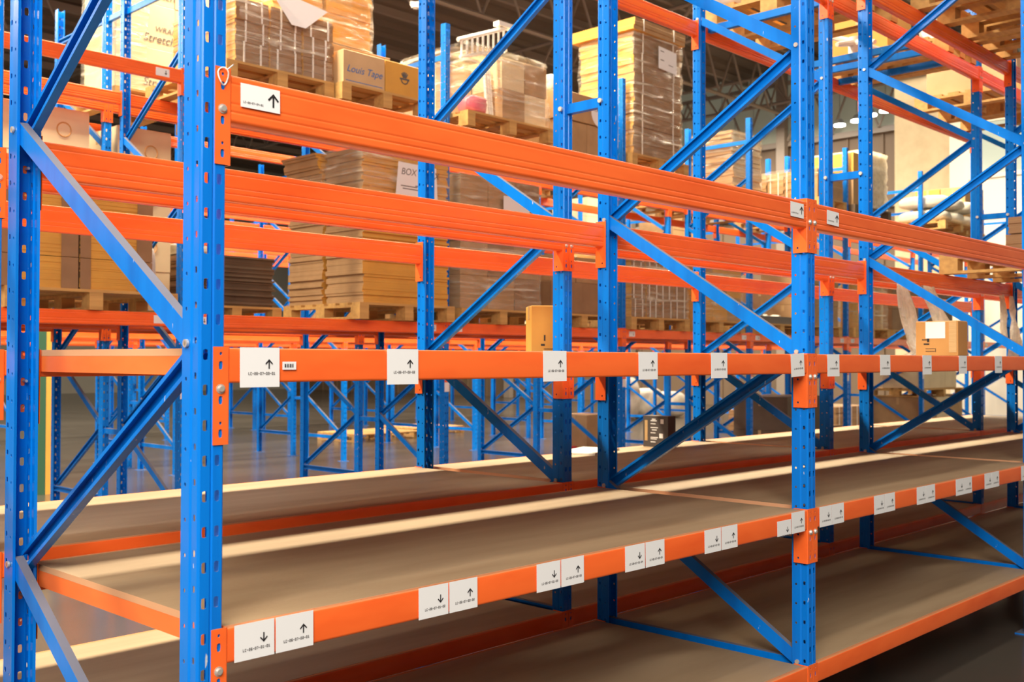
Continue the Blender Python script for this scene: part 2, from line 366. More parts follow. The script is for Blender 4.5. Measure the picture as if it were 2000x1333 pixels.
# --- beams: local x 0 is the left post's left side, z 0 the top of the connectors
HC = .2095
def connector(mirror, ln):
    b = MB(); up = Vector((0, 0, 1)); X = (lambda x: ln+W-x) if mirror else (lambda x: x)
    # front flange in six cells with a slot or hole
    x0, x1 = W/2+.0012, W+.003
    fr = [(.07, 0), (.19, 1), (.43, 0), (.545, 1), (.78, 0), (.885, 1)]
    ed = [0, .125, .33, .48, .70, .83, 1]
    for k, (c, sl) in enumerate(fr):
        b.plate((X(x0), -.0035, 0), (-1 if mirror else 1, 0, 0), (0, 0, -1), 0, x1-x0, ed[k]*HC, ed[k+1]*HC,
                ((x1-x0)*.5, c*HC, .0052 if sl else .0035, .0095 if sl else .0038, .8 if sl else .72))
    # rounded corner and side flange
    a = [(x1, -.0035), (x1+.0022, -.0026), (x1+.003, -.0005), (x1+.003, .056)]
    for p, q in zip(a[:2], a[1:3]):
        b.add([(X(p[0]), p[1], 0), (X(q[0]), q[1], 0), (X(q[0]), q[1], -HC), (X(p[0]), p[1], -HC)], [(0, 1, 2, 3)])
    xs = X(x1+.003)
    for z0, z1, c in ((0, .115, .10), (.115, HC, .19)):
        b.plate((xs, -.0005, 0), (0, 1, 0), (0, 0, -1), 0, .0565, z0, z1, (.037, c, .0042, .0042, .72))
    me = bpy.data.meshes.new('end_connector'); me.from_pydata(b.v, [], b.f); me.materials.append(M['orange'])
    bm = bmesh.new(); bm.from_mesh(me); bmesh.ops.remove_doubles(bm, verts=bm.verts, dist=1e-5); bmesh.ops.recalc_face_normals(bm, faces=bm.faces); bm.to_mesh(me); bm.free()
    r = applied(me, .0025)
    bm = bmesh.new(); bm.from_mesh(r); bmesh.ops.recalc_face_normals(bm, faces=bm.faces); bm.to_mesh(r); bm.free()
    r.name = 'end_connector'
    r.polygons.foreach_set('use_smooth', [True]*len(r.polygons)); r.set_sharp_from_angle(angle=math.radians(35))
    return r
def beam_body(kind, ln):
    x0, x1 = W+.0065, ln-.0065
    if kind == 'pallet':
        fr = []
        for gz, dp in ((-.0925, .0020), (-.0745, .0016), (-.031, .0016)):
            fr += [(-.0025, gz-.0055), (-.0025, gz-.0042), (-.0025+dp*.7, gz-.0012), (-.0025+dp, gz), (-.0025+dp*.7, gz+.0012), (-.0025, gz+.0042), (-.0025, gz+.0055)]
        bk = [(.0425-(q[0]+.0025)*1.5+.0025, q[1]) for q in reversed(fr)]
        p = [(.004, -.012), (.0385, -.012), (.0425, -.0135), (.0447, -.017), (.045, -.0182), (.045, -.0195)]+bk+[(.0450, -.107), (.0450, -.109), (.0435, -.1135), (.0390, -.117), (.006, -.117), (.001, -.1145), (-.0018, -.111), (-.0025, -.108), (-.0025, -.107)]+fr+[(-.0025, -.0195), (-.0025, -.0182), (-.002, -.0165), (0, -.0135)]
    else:
        p = [(0, -.003), (.016, -.003), (.0175, -.0045), (.0175, -.0205), (.043, -.0205), (.045, -.0225), (.045, -.075), (.042, -.078), (.001, -.078),
             (-.0020, -.0755), (-.0025, -.072), (-.0025, -.008), (-.0018, -.0045)]
    b = MB(); b.prism(p, lambda q, a: (a, q[0], q[1]), x0, x1)
    return b.mesh('box_beam', ['orange'], 55)
CON = {}; BODY = {}
for ln in (L, 2.738):
    CON[ln] = (connector(False, ln), connector(True, ln))
    for k in ('pallet', 'step'): BODY[k, ln] = beam_body(k, ln)
def lock_mesh():
    b = MB(); b.bar((0, -.0035, 0), (0, -.0055, 0), .0105, 12); b.bar((0, -.0055, 0), (0, -.0105, 0), .0085, 12, 0, .006); b.bar((0, -.004, 0), (0, .022, 0), .004, 8)
    return b.mesh('locking_bolt', ['steel'], 40)
LOCK = lock_mesh()
def beam(kind, label, x, y, z, rear, ln=L, bolts=True, group=None):
    nm = 'pallet_beam' if kind == 'pallet' else 'step_beam'
    t = thing(nm, label, 'rack beam', (x+(ln+W if rear else 0), y+(D if rear else 0), z), math.pi if rear else 0, group)
    ob('box_beam', BODY[kind, ln], t)
    for m in CON[ln]: ob('end_connector', m, t)
    if bolts:
        for xx in (W*.77, ln+W*.23): ob('locking_bolt', LOCK, t, (xx, 0, -HC*.43))
    return t
def shelf_meshes(ln):
    b = MB(); b.box(W+.0125, ln-.0125, .0185, D-.0185, -.0195, -.0025); b.m = [0 if i in (0, 1) else 1 for i in range(6)]; bo = b.mesh('shelf_board', ['board', 'edge'])
    t = []
    for x0, s in ((W+.012, 1), (ln-.012, -1)):
        b = MB(); pr = [(0, 0), (0, .0435), (s*.03, .0435), (s*.03, .040), (s*.003, .040), (s*.003, .003), (s*.025, .003), (s*.025, 0)]
        b.prism(pr, lambda q, a: (x0+q[0], a, -.0635+q[1]), .047, D-.047); t.append(b.mesh('cross_tie', ['tie']))
    m = []
    for f in (.36, .68):
        b = MB(); xx = ln*f; b.box(xx, xx+.04, .047, D-.047, -.06, -.0205); m.append(b.mesh('cross_tie', ['tie']))
    return bo, t+m
SHB, SHT = shelf_meshes(L)
def shelf(label, x, y, z):
    t = thing('shelf_panel', label, 'shelf', (x, y, z))
    ob('shelf_board', SHB, t)
    for m in SHT: ob('cross_tie', m, t)
    return t
def sticker(parent, code, up, x, top, wd=.1, ht=.088, lay='tall', tilt=0):
    """paper location label on the front of a beam"""
    b = MB(); c, n = math.cos(tilt), math.sin(tilt)
    def P(a, z, y=-.0062): return (x+(a-wd/2)*c-z*n+wd/2, y, top+(a-wd/2)*n+z*c)
    q = [P(0, 0, -.0058), P(wd, 0, -.0058), P(wd, -ht, -.0068), P(0, -ht, -.0068)]
    q2 = [(p[0], p[1]+.0006, p[2]) for p in q]
    b.add(q+q2, [(0, 1, 2, 3), (7, 6, 5, 4), (0, 4, 5, 1), (1, 5, 6, 2), (2, 6, 7, 3), (3, 7, 4, 0)], 0)
    PI = lambda a, z: P(a, z, -.0074)
    if lay == 'tall': ax, az, s, tx, tz, th = .0725, -.036, 1, .020, -.060, .0062
    else: ax, az, s, tx, tz, th = .082, -.026, 1.45, .006, -.043, .0046
    d = 1 if up else -1
    def A(px, pz): return PI(ax+px*s, az+d*pz*s)
    b.add([A(-.0016, -.0105), A(.0016, -.0105), A(.0016, .006), A(-.0016, .006)], [(0, 1, 2, 3)], 1)
    for k in (-1, 1):
        b.add([A(0, .0108), A(k*.0098, .0008), A(k*.0078, -.0014), A(0, .0066)], [(0, 1, 2, 3)], 1)
    ptext(b, code, PI, tx, tz, th, 2)
    ob('location_label', b.mesh('location_label', ['paper', 'ink', 'greyink']), parent)

ZL = [.368, .968, 1.568, 2.168, 3.968]
LV = ['bottom shelf', 'knee-high shelf', 'eye-level shelf', 'lower pallet level', 'top pallet level']
ORD = ['first', 'second', 'third', 'fourth', 'fifth', 'sixth', 'seventh', 'eighth']
ROWN = {1: 'nearest rack row', 2: 'second rack row'}
FB = {}
for row, y0 in ((1, R1), (2, R2)):
    for k in range(5):
        frame('blue upright frame, %s from the left in the %s' % (ORD[k], ROWN[row]), k*L, y0, row == 2, True)
    for k in range(-1 if row == 2 else 0, 4):
        bay = '%s bay' % ORD[k] if k >= 0 else 'cut-off leftmost bay'
        for li, z in enumerate(ZL):
            for rear in (0, 1):
                kind = 'step' if li < 3 else 'pallet'
                if k < 0 and li < 0: continue
                FB[row, k, li, rear] = beam(kind, 'orange %s beam of %s, %s, %s' % ('back' if rear else 'front', ROWN[row], bay, LV[li]),
                     k*L, y0, z, rear)
            if li < 3: shelf('brown shelf boards of %s, %s, %s' % (ROWN[row], bay, LV[li]), k*L, y0, z)
    if row == 2: frame('blue upright frame at the left edge of the second rack row', -L, y0, True, True)
for k in range(0, 5):
    for zz, nm in ((2.70, 'lower'), (4.435, 'upper')):
        b = MB(); b.box(W*.3, W*.3+.034, D-.035, D+GAP+.035, 0, .045); m = b.mesh('row_spacer', ['blue'])
        t = tag(ob('row_spacer', m, None, (k*L, 0, zz)), 'blue %s spacer bar joining the %s frames of the two near rows' % (nm, ORD[k]), 'rack spacer')
        for yy in (D-.02, D+GAP+.02):
            b = MB(); b.bar((-.008, yy, .0225), (W*.3+.036, yy, .0225), .011, 10); ob('spacer_bolt', b.mesh('spacer_bolt', ['steel'], 40), t)
# location labels of the near row
def labels():
    for i, (a, u) in enumerate([(.097, 0), (.505, 0), (1.07, 0), (1.512, 0), (1.917, 0), (2.452, 1)]):
        sticker(FB[1, 0, 2, 0], 'LC-26-07-03-0%d' % (i+1), True, a, -.001, ht=.087, tilt=.05 if u else 0)
    for i, a in enumerate([2.739, 3.207, 3.644, 4.068, 4.545]):
        sticker(FB[1, 1, 2, 0], 'LC-26-06-03-0%d' % (i+1), True, a-L, -.002, ht=.088)
    for i, a in enumerate([.088, .610, 1.045, 1.445, 1.877, 2.352]):
        last = i == 5
        sticker(FB[1, 0, 1, 0], 'LC-26-07-01-0%d' % (i+1), False, a, -.022 if last else 0, ht=.056 if last else .079)
        sticker(FB[1, 0, 1, 0], 'LC-26-07-02-0%d' % (i+1), True, a+.104, 0, ht=.079)
    for i, a in enumerate([2.672, 3.146, 3.575, 4.023, 4.393, 4.924]):
        sticker(FB[1, 1, 1, 0], 'LC-26-06-01-0%d' % (i+1), False, a-L, 0, ht=.079)
        sticker(FB[1, 1, 1, 0], 'LC-26-06-02-0%d' % (i+1), True, a-L+.102, 0, ht=.079)
    sticker(FB[1, 0, 3, 0], 'LC-26-07-04-01', True, .094, -.026, ht=.052, lay='wide')
    sticker(FB[1, 0, 3, 0], 'LC-26-07-04-02', True, 2.453, -.026, ht=.056, lay='wide', tilt=-.02)
    sticker(FB[1, 1, 3, 0], 'LC-26-06-04-01', True, 2.739-L, -.03, ht=.056, lay='wide', tilt=-.03)
    b = MB(); b.box(.205, .241, -.0066, -.006, -.05, -.032)
    for q0, q1 in ((.210, .2135), (.2155, .2165), (.2175, .220), (.2215, .222), (.2235, .2265), (.228, .229), (.2305, .233)): b.add([(q0, -.0075, -.045), (q1, -.0075, -.045), (q1, -.0075, -.037), (q0, -.0075, -.037)], [(0, 1, 2, 3)], 1)
    ob('small_sticker', b.mesh('small_sticker', ['paper', 'ink']), FB[1, 0, 2, 0])
labels()

# ------------------------------------------------------------------ the loaded racks across the aisle
def far_rows():
    LF = 2.738
    sets = [(3, 2.933, 5.46, range(-1, 8), 'third', 'fourth'), (5, 3.07, 10.85, range(0, 8), 'fifth', 'sixth'), (7, 3.2, 16.5, range(1, 8), 'seventh', 'eighth')]
    for row, X0, Y0, ks, n1, n2 in sets:
        g = .27
        for j, nm in ((0, n1), (1, n2)):
            y = Y0+j*(D+g)
            for k in ks:
                i = k-ks[0]
                frame('blue upright frame, %s from the left in the %s rack row' % (ORD[i] if i < 8 else 'last', nm), X0+k*LF, y, j == 1, False, row == 3 and j == 0)
                if k == ks[-1]: continue
                for z, ln in ((1.902, 'lower'), (3.782, 'upper')):
                    for rear in (0, 1):
                        t = beam('pallet', 'orange %s %s beam of the %s rack row, %s bay from left' % (ln, 'back' if rear else 'front', nm, ORD[i]), X0+k*LF, y, z, rear, LF, False)
                        if row == 3 and j == 0 and not rear:
                            for a in (.12, 2.52):
                                b = MB(); b.box(a, a+.11, -.0045, -.0028, -.095, -.035)
                                b.add([(a+.078, -.0052, -.048), (a+.084, -.0052, -.048), (a+.084, -.0052, -.07), (a+.078, -.0052, -.07)], [(0, 1, 2, 3)], 1); b.add([(a+.068, -.0052, -.068), (a+.094, -.0052, -.068), (a+.081, -.0052, -.082)], [(0, 1, 2)], 1)
                                ob('bay_label', b.mesh('bay_label', ['paper', 'greyink']), t)
        for k in ks:
            for z, nm in ((.9, 'low'), (2.7, 'middle'), (4.44, 'high')):
                b = MB(); b.box(W*.3, W*.3+.034, D-.035, D+g+.035, 0, .045)
                tag(ob('row_spacer', b.mesh('row_spacer', ['blue']), None, (X0+k*LF, Y0, z)), 'blue %s spacer bar behind the %s frame of the %s rack row' % (nm, ORD[k-ks[0]] if k-ks[0] < 8 else 'last', n1), 'rack spacer')
far_rows()
#LOADS
# ------------------------------------------------------------------ goods: builders
rnd = random.Random(3)
def pallet(label, x, y, z, wx=1.12, wy=1.08, h=.145, kind='block', mat_='wood', grp=None):
    t = thing('wooden_pallet', label, 'pallet', (x, y, z), 0, grp)
    b = MB(); n = 7; bw = wy/(n+.55*(n-1))
    for i in range(n):
        a = i*bw*1.55; b.box(0, wx, a, a+bw, h-.02, h)
    ob('deck_boards', b.mesh('deck_boards', [mat_]), t)
    for i in range(3):
        a = i*(wx-.1)/2
        for z0, z1 in ((h-.042, h-.0205), (0, .02)):
            b = MB(); b.box(a, a+.1, 0, wy, z0, z1); ob('runner_board', b.mesh('runner_board', [mat_]), t)
    for i in range(3):
        for j in range(3):
            b = MB(); a = i*(wx-.1)/2; c = j*(wy-.13)/2
            b.box(a, a+.1, c, c+.13, .0205, h-.0425); ob('spacer_block', b.mesh('spacer_block', [mat_]), t)
    return t
def carton(label, x, y, z, sx, sy, sz, m='kraft', rot=0, tape=True, cat='carton', grp=None, name='cardboard_carton'):
    t = thing(name, label, cat, (x+sx/2, y+sy/2, z), rot, grp)
    b = MB(); e = .004; X, Y = sx/2, sy/2
    # body with softly bulging sides
    def ring(zz, o): return [(-X+o, -Y+o, zz), (X-o, -Y+o, zz), (X-o, Y-o, zz), (-X+o, Y-o, zz)]
    rs = [ring(0, e), ring(e, 0), ring(sz-e, 0), ring(sz, e)]
    vs = [p for r in rs for p in r]; fs = [(3, 2, 1, 0), (12, 13, 14, 15)]
    for k in range(3):
        for i in range(4): fs.append((k*4+i, k*4+(i+1) % 4, k*4+4+(i+1) % 4, k*4+4+i))
    b.add(vs, fs); ob('carton_body', b.mesh('carton_body', [m]), t)
    if tape:
        b = MB(); w_ = .024
        b.box(-X-.0012, X+.0012, -w_, w_, sz, sz+.0012); 
        for s in (-1, 1):
            a = s*X; b.box(min(a, a+s*.0012), max(a, a+s*.0012), -w_, w_, sz*.72, sz)
        ob('tape_strip', b.mesh('tape_strip', ['tape']), t)
    return t
def bundle(label, x, y, z, sx, sy, sz, mx='kraft', my='gold', n=14, jit=.006, straps=(), lean=0, grp=None, cat='flattened cartons', rs=0, axis=0):
    """a strapped bundle of flattened cartons: one skin with the edge of every sheet showing"""
    r = random.Random(rs+int(x*97+y*31+z*57))
    t = thing('carton_bundle', label, cat, (x, y, z), 0, grp)
    vs = []; fs = []; mi = []
    for k in range(n):
        a, c, d, f = [r.uniform(-jit, jit) for _ in range(4)]
        sh = lean*(k/n)**2
        z0 = sz*k/n; z1 = sz*(k+.9)/n
        for zz in (z0, z1): vs += [(a+sh, c, zz), (sx+d+sh, c, zz), (sx+d+sh, sy+f, zz), (a+sh, sy+f, zz)]
    m = 2*n
    for k in range(m-1):
        for i in range(4):
            fs.append((k*4+i, k*4+(i+1) % 4, k*4+4+(i+1) % 4, k*4+4+i)); mi.append(0 if i in (1, 3) else 1)
    fs.append((3, 2, 1, 0)); mi.append(0); q = (m-1)*4; fs.append((q, q+1, q+2, q+3)); mi.append(0)
    b = MB(); b.v = vs; b.f = fs; b.m = mi
    ob('sheet_stack', b.mesh('sheet_stack', [mx, my]), t)
    o = jit+.0015
    for fr in straps:
        b = MB(); xx = sx*fr+rnd.uniform(-.02, .02)
        if axis:
            yy = sy*fr; b.box(-o-.0015, -o+.004, yy, yy+.014, .0006, sz+.0018); b.box(-o, sx+o, yy, yy+.014, sz, sz+.002)
            ob('strap', b.mesh('strap', ['strap']), t); continue
        b.box(xx, xx+.014, -o-.0015, -o+.004, .0006, sz+.0018); b.box(xx, xx+.014, -o, sy+o, sz, sz+.0018); b.box(xx, xx+.014, sy+o-.004, sy+o+.0015, 0, sz+.002)
        ob('strap', b.mesh('strap', ['strap']), t)
    return t
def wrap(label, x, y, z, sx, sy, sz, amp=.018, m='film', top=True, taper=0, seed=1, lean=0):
    r = random.Random(seed); t = MB(); nu, nv = 44, 14
    per = []
    for i in range(nu):
        s = i/nu*4; k = int(s); f = s-k
        per.append([(f, 0), (1, f), (1-f, 1), (0, 1-f)][k])
    for j in range(nv+1):
        v = j/nv
        band = amp*.5*math.sin(j*2.3+seed)
        for i, (a, c) in enumerate(per):
            o = r.uniform(-amp, amp)*.7+band; cx, cy = a-.5, c-.5
            # round the corners a little
            q = max(abs(cx), abs(cy)); cr = min(abs(cx), abs(cy))/q; g = 1-.035*max(0, cr-.8)/.2
            k = g*(1-taper*v*v)
            t.v.append((sx*.5+cx*(sx+.03+o)*k+lean*v, sy*.5+cy*(sy+.03+o)*k, sz*v+(r.uniform(-amp, amp) if 0 < j < nv else 0)))
    for j in range(nv):
        for i in range(nu): t.f.append((j*nu+i, j*nu+(i+1) % nu, (j+1)*nu+(i+1) % nu, (j+1)*nu+i)); t.m.append(0)
    if top:
        t.v.append((sx*.5+lean, sy*.5, sz+amp*.6)); c = len(t.v)-1
        for i in range(nu): t.f.append((nv*nu+i, nv*nu+(i+1) % nu, c)); t.m.append(0)
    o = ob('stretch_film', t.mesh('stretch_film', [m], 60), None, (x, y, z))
    return tag(o, label, 'stretch film')
def sheet(name, label, cat, pts, m='paper', th=.0012, marks=None, parent=None):
    """thin sheet through four corner points, with optional printed lines"""
    p = [Vector(q) for q in pts]; n = (p[1]-p[0]).cross(p[3]-p[0]).normalized()*th
    b = MB(); b.add(p+[q+n for q in p], [(0, 1, 2, 3), (7, 6, 5, 4), (0, 4, 5, 1), (1, 5, 6, 2), (2, 6, 7, 3), (3, 7, 4, 0)])
    for (u0, v0, u1, v1, mi) in marks or []:
        f = lambda u, v: p[0].lerp(p[1], u).lerp(p[3].lerp(p[2], u), v)
        for s in (-.6, 1.6): b.add([f(u0, v0)+n*s, f(u1, v0)+n*s, f(u1, v1)+n*s, f(u0, v1)+n*s], [(0, 1, 2, 3)], mi)
    me = b.mesh(name, [m, 'ink', 'greyink'])
    o = ob(name, me, parent)
    return o if parent else tag(o, label, cat)
def on_front(o, mesh, x, y, z, name, rx=math.pi/2, rz=0):
    c = ob(name, mesh, o); c.location = (x, y, z); c.rotation_euler = (rx, 0, rz); return c
def lumpy(name, label, cat, x, y, z, sx, sy, sz, m, seed, pw=.55, amp=.1, grp=None):
    r = random.Random(seed); nu, nv = 20, 9; b = MB()
    ph = [r.uniform(0, 6.3) for _ in range(6)]
    sg = lambda a: math.copysign(abs(a)**pw, a)
    for j in range(nv+1):
        el = math.pi*(j/nv-.5)
        for i in range(nu):
            a = 2*math.pi*i/nu
            k = 1+amp*(math.sin(3*a+ph[0])*.5+math.sin(2*a+4*el+ph[1])*.5+math.sin(5*a-3*el+ph[2])*.3)
            ce = abs(math.cos(el))**.45
            b.v.append((sx/2*sg(math.cos(a))*ce*k, sy/2*sg(math.sin(a))*ce*k, sz/2+sz/2*sg(math.sin(el))*(1+amp*.4*math.sin(2*a+ph[3])*abs(math.cos(el)))))
    zmin = min(v[2] for v in b.v); b.v = [(v[0], v[1], max(v[2]-zmin, 0)) for v in b.v]
    for j in range(nv):
        for i in range(nu): b.f.append((j*nu+i, j*nu+(i+1) % nu, (j+1)*nu+(i+1) % nu, (j+1)*nu+i)); b.m.append(0)
    return tag(ob(name, b.mesh(name, [m], 60), None, (x, y, z)), label, cat, grp)
def grid(where, x, y, z, nx, ny, nz, sx, sy, sz, m='kraft', gap=.006, jit=.006, tape=True, skip=(), mats=None):
    tiers = ['bottom', 'second', 'third', 'fourth', 'fifth', 'sixth']
    cols = {1: [''], 2: ['left', 'right'], 3: ['left', 'middle', 'right'], 4: ['far left', 'inner left', 'inner right', 'far right'], 5: ['first', 'second', 'third', 'fourth', 'fifth']}[nx]
    for k in range(nz):
        for j in range(ny):
            for i in range(nx):
                if (i, j, k) in skip: continue
                nm = ('top' if k == nz-1 and nz > 1 else tiers[k])+' tier'
                lab = '%s %s, %s%s, %s' % ({'kraft': 'brown', 'gold': 'golden', 'cream': 'cream', 'brown': 'dark brown', 'dark': 'blackish brown'}[m], 'carton', nm, (' '+cols[i]) if cols[i] else '', ('front, ' if j == 0 else 'rear, ') if ny > 1 else '')+where
                carton(lab.replace(', ,', ','), x+i*(sx+gap)+rnd.uniform(-jit, jit)*.4, y+j*(sy+gap)+rnd.uniform(-jit, jit), z+k*(sz+.0015), sx, sy, sz, mats[(i+j+k) % len(mats)] if mats else m, 0, tape)
def bgrid(where, x, y, z, nx, ny, nz, sx, sy, sz, mx, my, n=12, straps=(), jit=.006, gap=.016, leans=None, axis=0):
    tiers = ['bottom', 'second', 'third', 'fourth', 'fifth', 'sixth']
    cols = {1: [''], 2: ['left', 'right'], 3: ['left', 'middle', 'right'], 4: ['far left', 'inner left', 'inner right', 'far right']}[nx]
    for k in range(nz):
        for j in range(ny):
            for i in range(nx):
                nm = ('top' if k == nz-1 and nz > 1 else tiers[k])+' tier'
                lab = 'bundle of flattened cartons, %s%s, %s%s' % (nm, (' '+cols[i]) if cols[i] else '', ('front, ' if j == 0 else 'rear, ' if ny == 2 else ORD[j]+' back, ') if ny > 1 else '', where)
                o = rnd.uniform(-.012, .012)
                bundle(lab, x+i*(sx+gap)+o*.3, y+j*(sy+gap)+o, z+k*(sz+.003), sx, sy, sz, mx, my, n, jit, straps, (leans or {}).get((i, j, k), 0), axis=axis)
Z1, Z2 = 1.8908, 3.7708          # tops of the far racks' beams
PH = .145
def goods():
    # ---------------- third row, lower level
    pallet('pallet of gold-edged cartons, lower level, leftmost in the third row', 1.62, 5.42, Z1, 1.27)
    bgrid('on the leftmost lower pallet', 1.58, 5.44, Z1+PH, 2, 1, 3, .545, .98, .222, 'brown', 'gold', 16, (), .004)
    for o in [q for q in C.objects if q.name.startswith('carton_bundle')]:
        for f0, f1 in ((.0, .14), (.78, 1.0)):
            b = MB(); b.box(.545*f0, .545*f1, -.0085, -.0042, .001, .221); ob('flap_edge', b.mesh('flap_edge', ['brown']), o)
    sheet('note_sheet', 'white paper note on the leftmost lower stack', 'note', [(2.16, 5.45, 2.712), (2.44, 5.452, 2.712), (2.44, 5.56, 2.79), (2.17, 5.56, 2.80)], marks=[(.1, .3, .6, .4, 2)])
    lumpy('plastic_jug', 'white plastic jug by the stack near the white post signs', 'jug', 2.80, 5.75, Z1+PH, .13, .13, .38, 'whiteplastic', 5, .8, .02)
    pallet('block pallet under the tall golden carton stack, lower level', 4.52, 5.28, Z1, 1.12, 1.16)
    LE = {(0, 0, 2): -.0, (0, 1, 2): -.10}
    bgrid('on the golden stack with the handwritten note', 4.57, 5.31, Z1+PH, 1, 2, 3, 1.0, .535, .455, 'kraft', 'gold', 20, (), .012, .045, LE)
    wrap('clear film around the top of the golden stack', 4.555, 5.295, Z1+PH+.90, 1.03, 1.13, .48, .012, seed=4)
    nt = sheet('note_sheet', 'handwritten white note on the wrapped golden stack', 'note', [(4.90, 5.262, 3.01), (5.40, 5.262, 3.01), (5.38, 5.262, 3.30), (4.93, 5.262, 3.31)], marks=[(.1, .28, .5, .31, 2), (.15, .2, .62, .23, 2), (.45, .32, .8, .35, 2)])
    on_front(nt, glyphs('handwriting', "BOX F'MOX", .085, 'greyink', .2), 4.96, 5.2605, 3.20, 'handwriting')
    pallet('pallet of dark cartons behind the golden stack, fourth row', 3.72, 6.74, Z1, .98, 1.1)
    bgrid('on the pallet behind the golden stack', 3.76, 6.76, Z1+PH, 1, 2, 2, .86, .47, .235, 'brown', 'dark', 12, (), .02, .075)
    lumpy('plastic_bag', 'crumpled pale yellow bag on the dark carton stack', 'bag', 4.0, 7.2, Z1+PH+.48, .5, .4, .12, 'sack', 8, .7, .2)
    pallet('pallet of film-wrapped cartons right of the golden stack', 5.82, 5.38, Z1, 1.16)
    grid('on the wrapped pallet right of the golden stack', 5.83, 5.41, Z1+PH, 3, 2, 4, .37, .485, .325, 'kraft', .006, .003, True, (), mats=['kraft', 'kraft', 'brown'])
    f = wrap('clear film around the cartons right of the golden stack', 5.81, 5.395, Z1+PH, 1.16, 1.03, 1.31, .014, seed=6)
    sheet('label_sheet', 'white sheet', 'note', [(.56, -.035, .86), (.94, -.035, .86), (.94, -.035, 1.14), (.56, -.035, 1.14)], parent=f)
    b = MB(); b.box(0, .10, 0, .08, 0, .14); tag(ob('green_drum', b.mesh('green_drum', ['green']), None, (5.72, 5.75, Z1)), 'small green tin between two lower pallets', 'tin')
    pallet('pallet of open cartons, lower level, right half of second bay', 7.15, 5.42, Z1, 1.1)
    grid('on the lower pallet of open cartons', 7.18, 5.45, Z1+PH, 2, 1, 1, .5, .6, .34, 'brown')
    grid('on top of the open-carton pallet', 7.22, 5.5, Z1+PH+.345, 2, 1, 1, .42, .5, .28, 'kraft')
    pallet('pallet of strapped brown bundles, lower level, third bay', 8.50, 5.40, Z1, 1.16)
    bgrid('on the third-bay lower pallet', 8.52, 5.42, Z1+PH, 4, 1, 4, .268, .98, .21, 'gold', 'brown', 8, (.18, .68), .006)
    wrap('clear film around the strapped brown bundles, lower level', 8.505, 5.405, Z1+PH, 1.15, 1.0, .86, .012, seed=9)
    grid('on the amber lower load', 9.85, 5.42, Z1+PH, 3, 1, 3, .33, .8, .30, 'gold', mats=['gold', 'gold', 'kraft'])
    pallet('pallet of amber cartons, lower level, third bay right', 9.80, 5.40, Z1, 1.12)
    wrap('clear film around the amber lower cartons', 9.83, 5.40, Z1+PH, 1.05, .86, .95, .015, seed=10)
    pallet('pallet with a black tray, lower level, fourth bay', 11.3, 5.40, Z1, 1.16)
    b = MB(); b.box(0, 1.1, 0, .95, 0, .05); b.box(0, 1.1, 0, .03, .05, .10); b.box(0, 1.1, .92, .95, .05, .10); b.box(0, .03, 0, .95, .05, .10); b.box(1.07, 1.1, 0, .95, .05, .10)
    tag(ob('black_tray', b.mesh('black_tray', ['blackbox']), None, (11.33, 5.43, Z1+PH)), 'shallow black tray of oddments on a pallet', 'tray')
    for i in range(7):
        lumpy('loose_part', 'loose pale oddment in the black tray, number %s from left' % ['one', 'two', 'three', 'four', 'five', 'six', 'seven'][i], 'part', 11.45+i*.14, 5.55+rnd.uniform(0, .5), Z1+PH+.051, .14, .14, .09, rnd.choice(['dull', 'sack', 'dark', 'whiteplastic']), 20+i, .8, .2)
    pallet('pallet of kraft cartons, lower level, fourth bay right', 12.55, 5.42, Z1, 1.1)
    grid('on the fourth-bay right lower pallet', 12.58, 5.45, Z1+PH, 2, 1, 3, .5, .7, .30, 'kraft')
    pallet('pallet of wrapped amber tubes, lower level, fifth bay', 14.05, 5.40, Z1, 1.2, 1.08)
    for i in range(4):
        b = MB(); b.bar((.13, .13, 0), (.13, .13, 1.0), .13, 14); tag(ob('amber_roll', b.mesh('amber_roll', ['gold' if i % 2 == 0 else 'tape'], 40), None, (14.08+i*.285, 5.45, Z1+PH)), 'upright amber roll, %s of four on one pallet' % ORD[i], 'roll')
    wrap('clear film around the upright amber rolls', 14.06, 5.43, Z1+PH, 1.16, .32, 1.02, .012, seed=12)
    pallet('pallet of brown cartons, lower level, fifth bay right', 15.4, 5.42, Z1, 1.1)
    grid('on the fifth-bay right lower pallet', 15.43, 5.45, Z1+PH, 2, 1, 2, .5, .7, .34, 'brown')
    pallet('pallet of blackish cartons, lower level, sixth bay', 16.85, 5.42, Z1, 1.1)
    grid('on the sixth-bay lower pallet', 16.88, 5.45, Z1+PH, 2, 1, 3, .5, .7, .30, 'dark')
    # ---------------- third row, upper level
    pallet('pallet under the cream cartons with handwriting, upper level, fourth row', 3.04, 6.82, Z2, 1.16, .9)
    grid('on the upper cream-carton pallet of the fourth row', 3.06, 6.85, Z2+PH, 2, 1, 3, .55, .62, .40, 'cream')
    for o in list(C.objects):
        if o.name.startswith('cardboard_carton') and 'cream-carton pallet' in o['label'] and 'left' in o['label']:
            on_front(o, glyphs('lettering', 'Stretch', .105, 'greyink', .25), -.03, -.3125, .06, 'lettering')
            on_front(o, glyphs('lettering', 'WRAP', .07, 'greyink', .2), .08, -.3125, .16, 'lettering')
    wrap('clear film hanging over the cream cartons, fourth row', 3.04, 6.835, Z2+PH, .30, .65, 1.21, .02, seed=13)
    pallet('pallet under strapped brown bundles, upper level', 3.27, 5.38, Z2, 1.04, 1.34)
    bgrid('on the upper pallet beside the script-lettered carton', 3.36, 5.40, Z2+PH, 3, 1, 3, .305, 1.0, .17, 'gold', 'brown', 7, (.25, .75), .006)
    wrap('clear film around the strapped brown bundles, upper level', 3.35, 5.395, Z2+PH, .95, 1.02, .53, .014, seed=14)
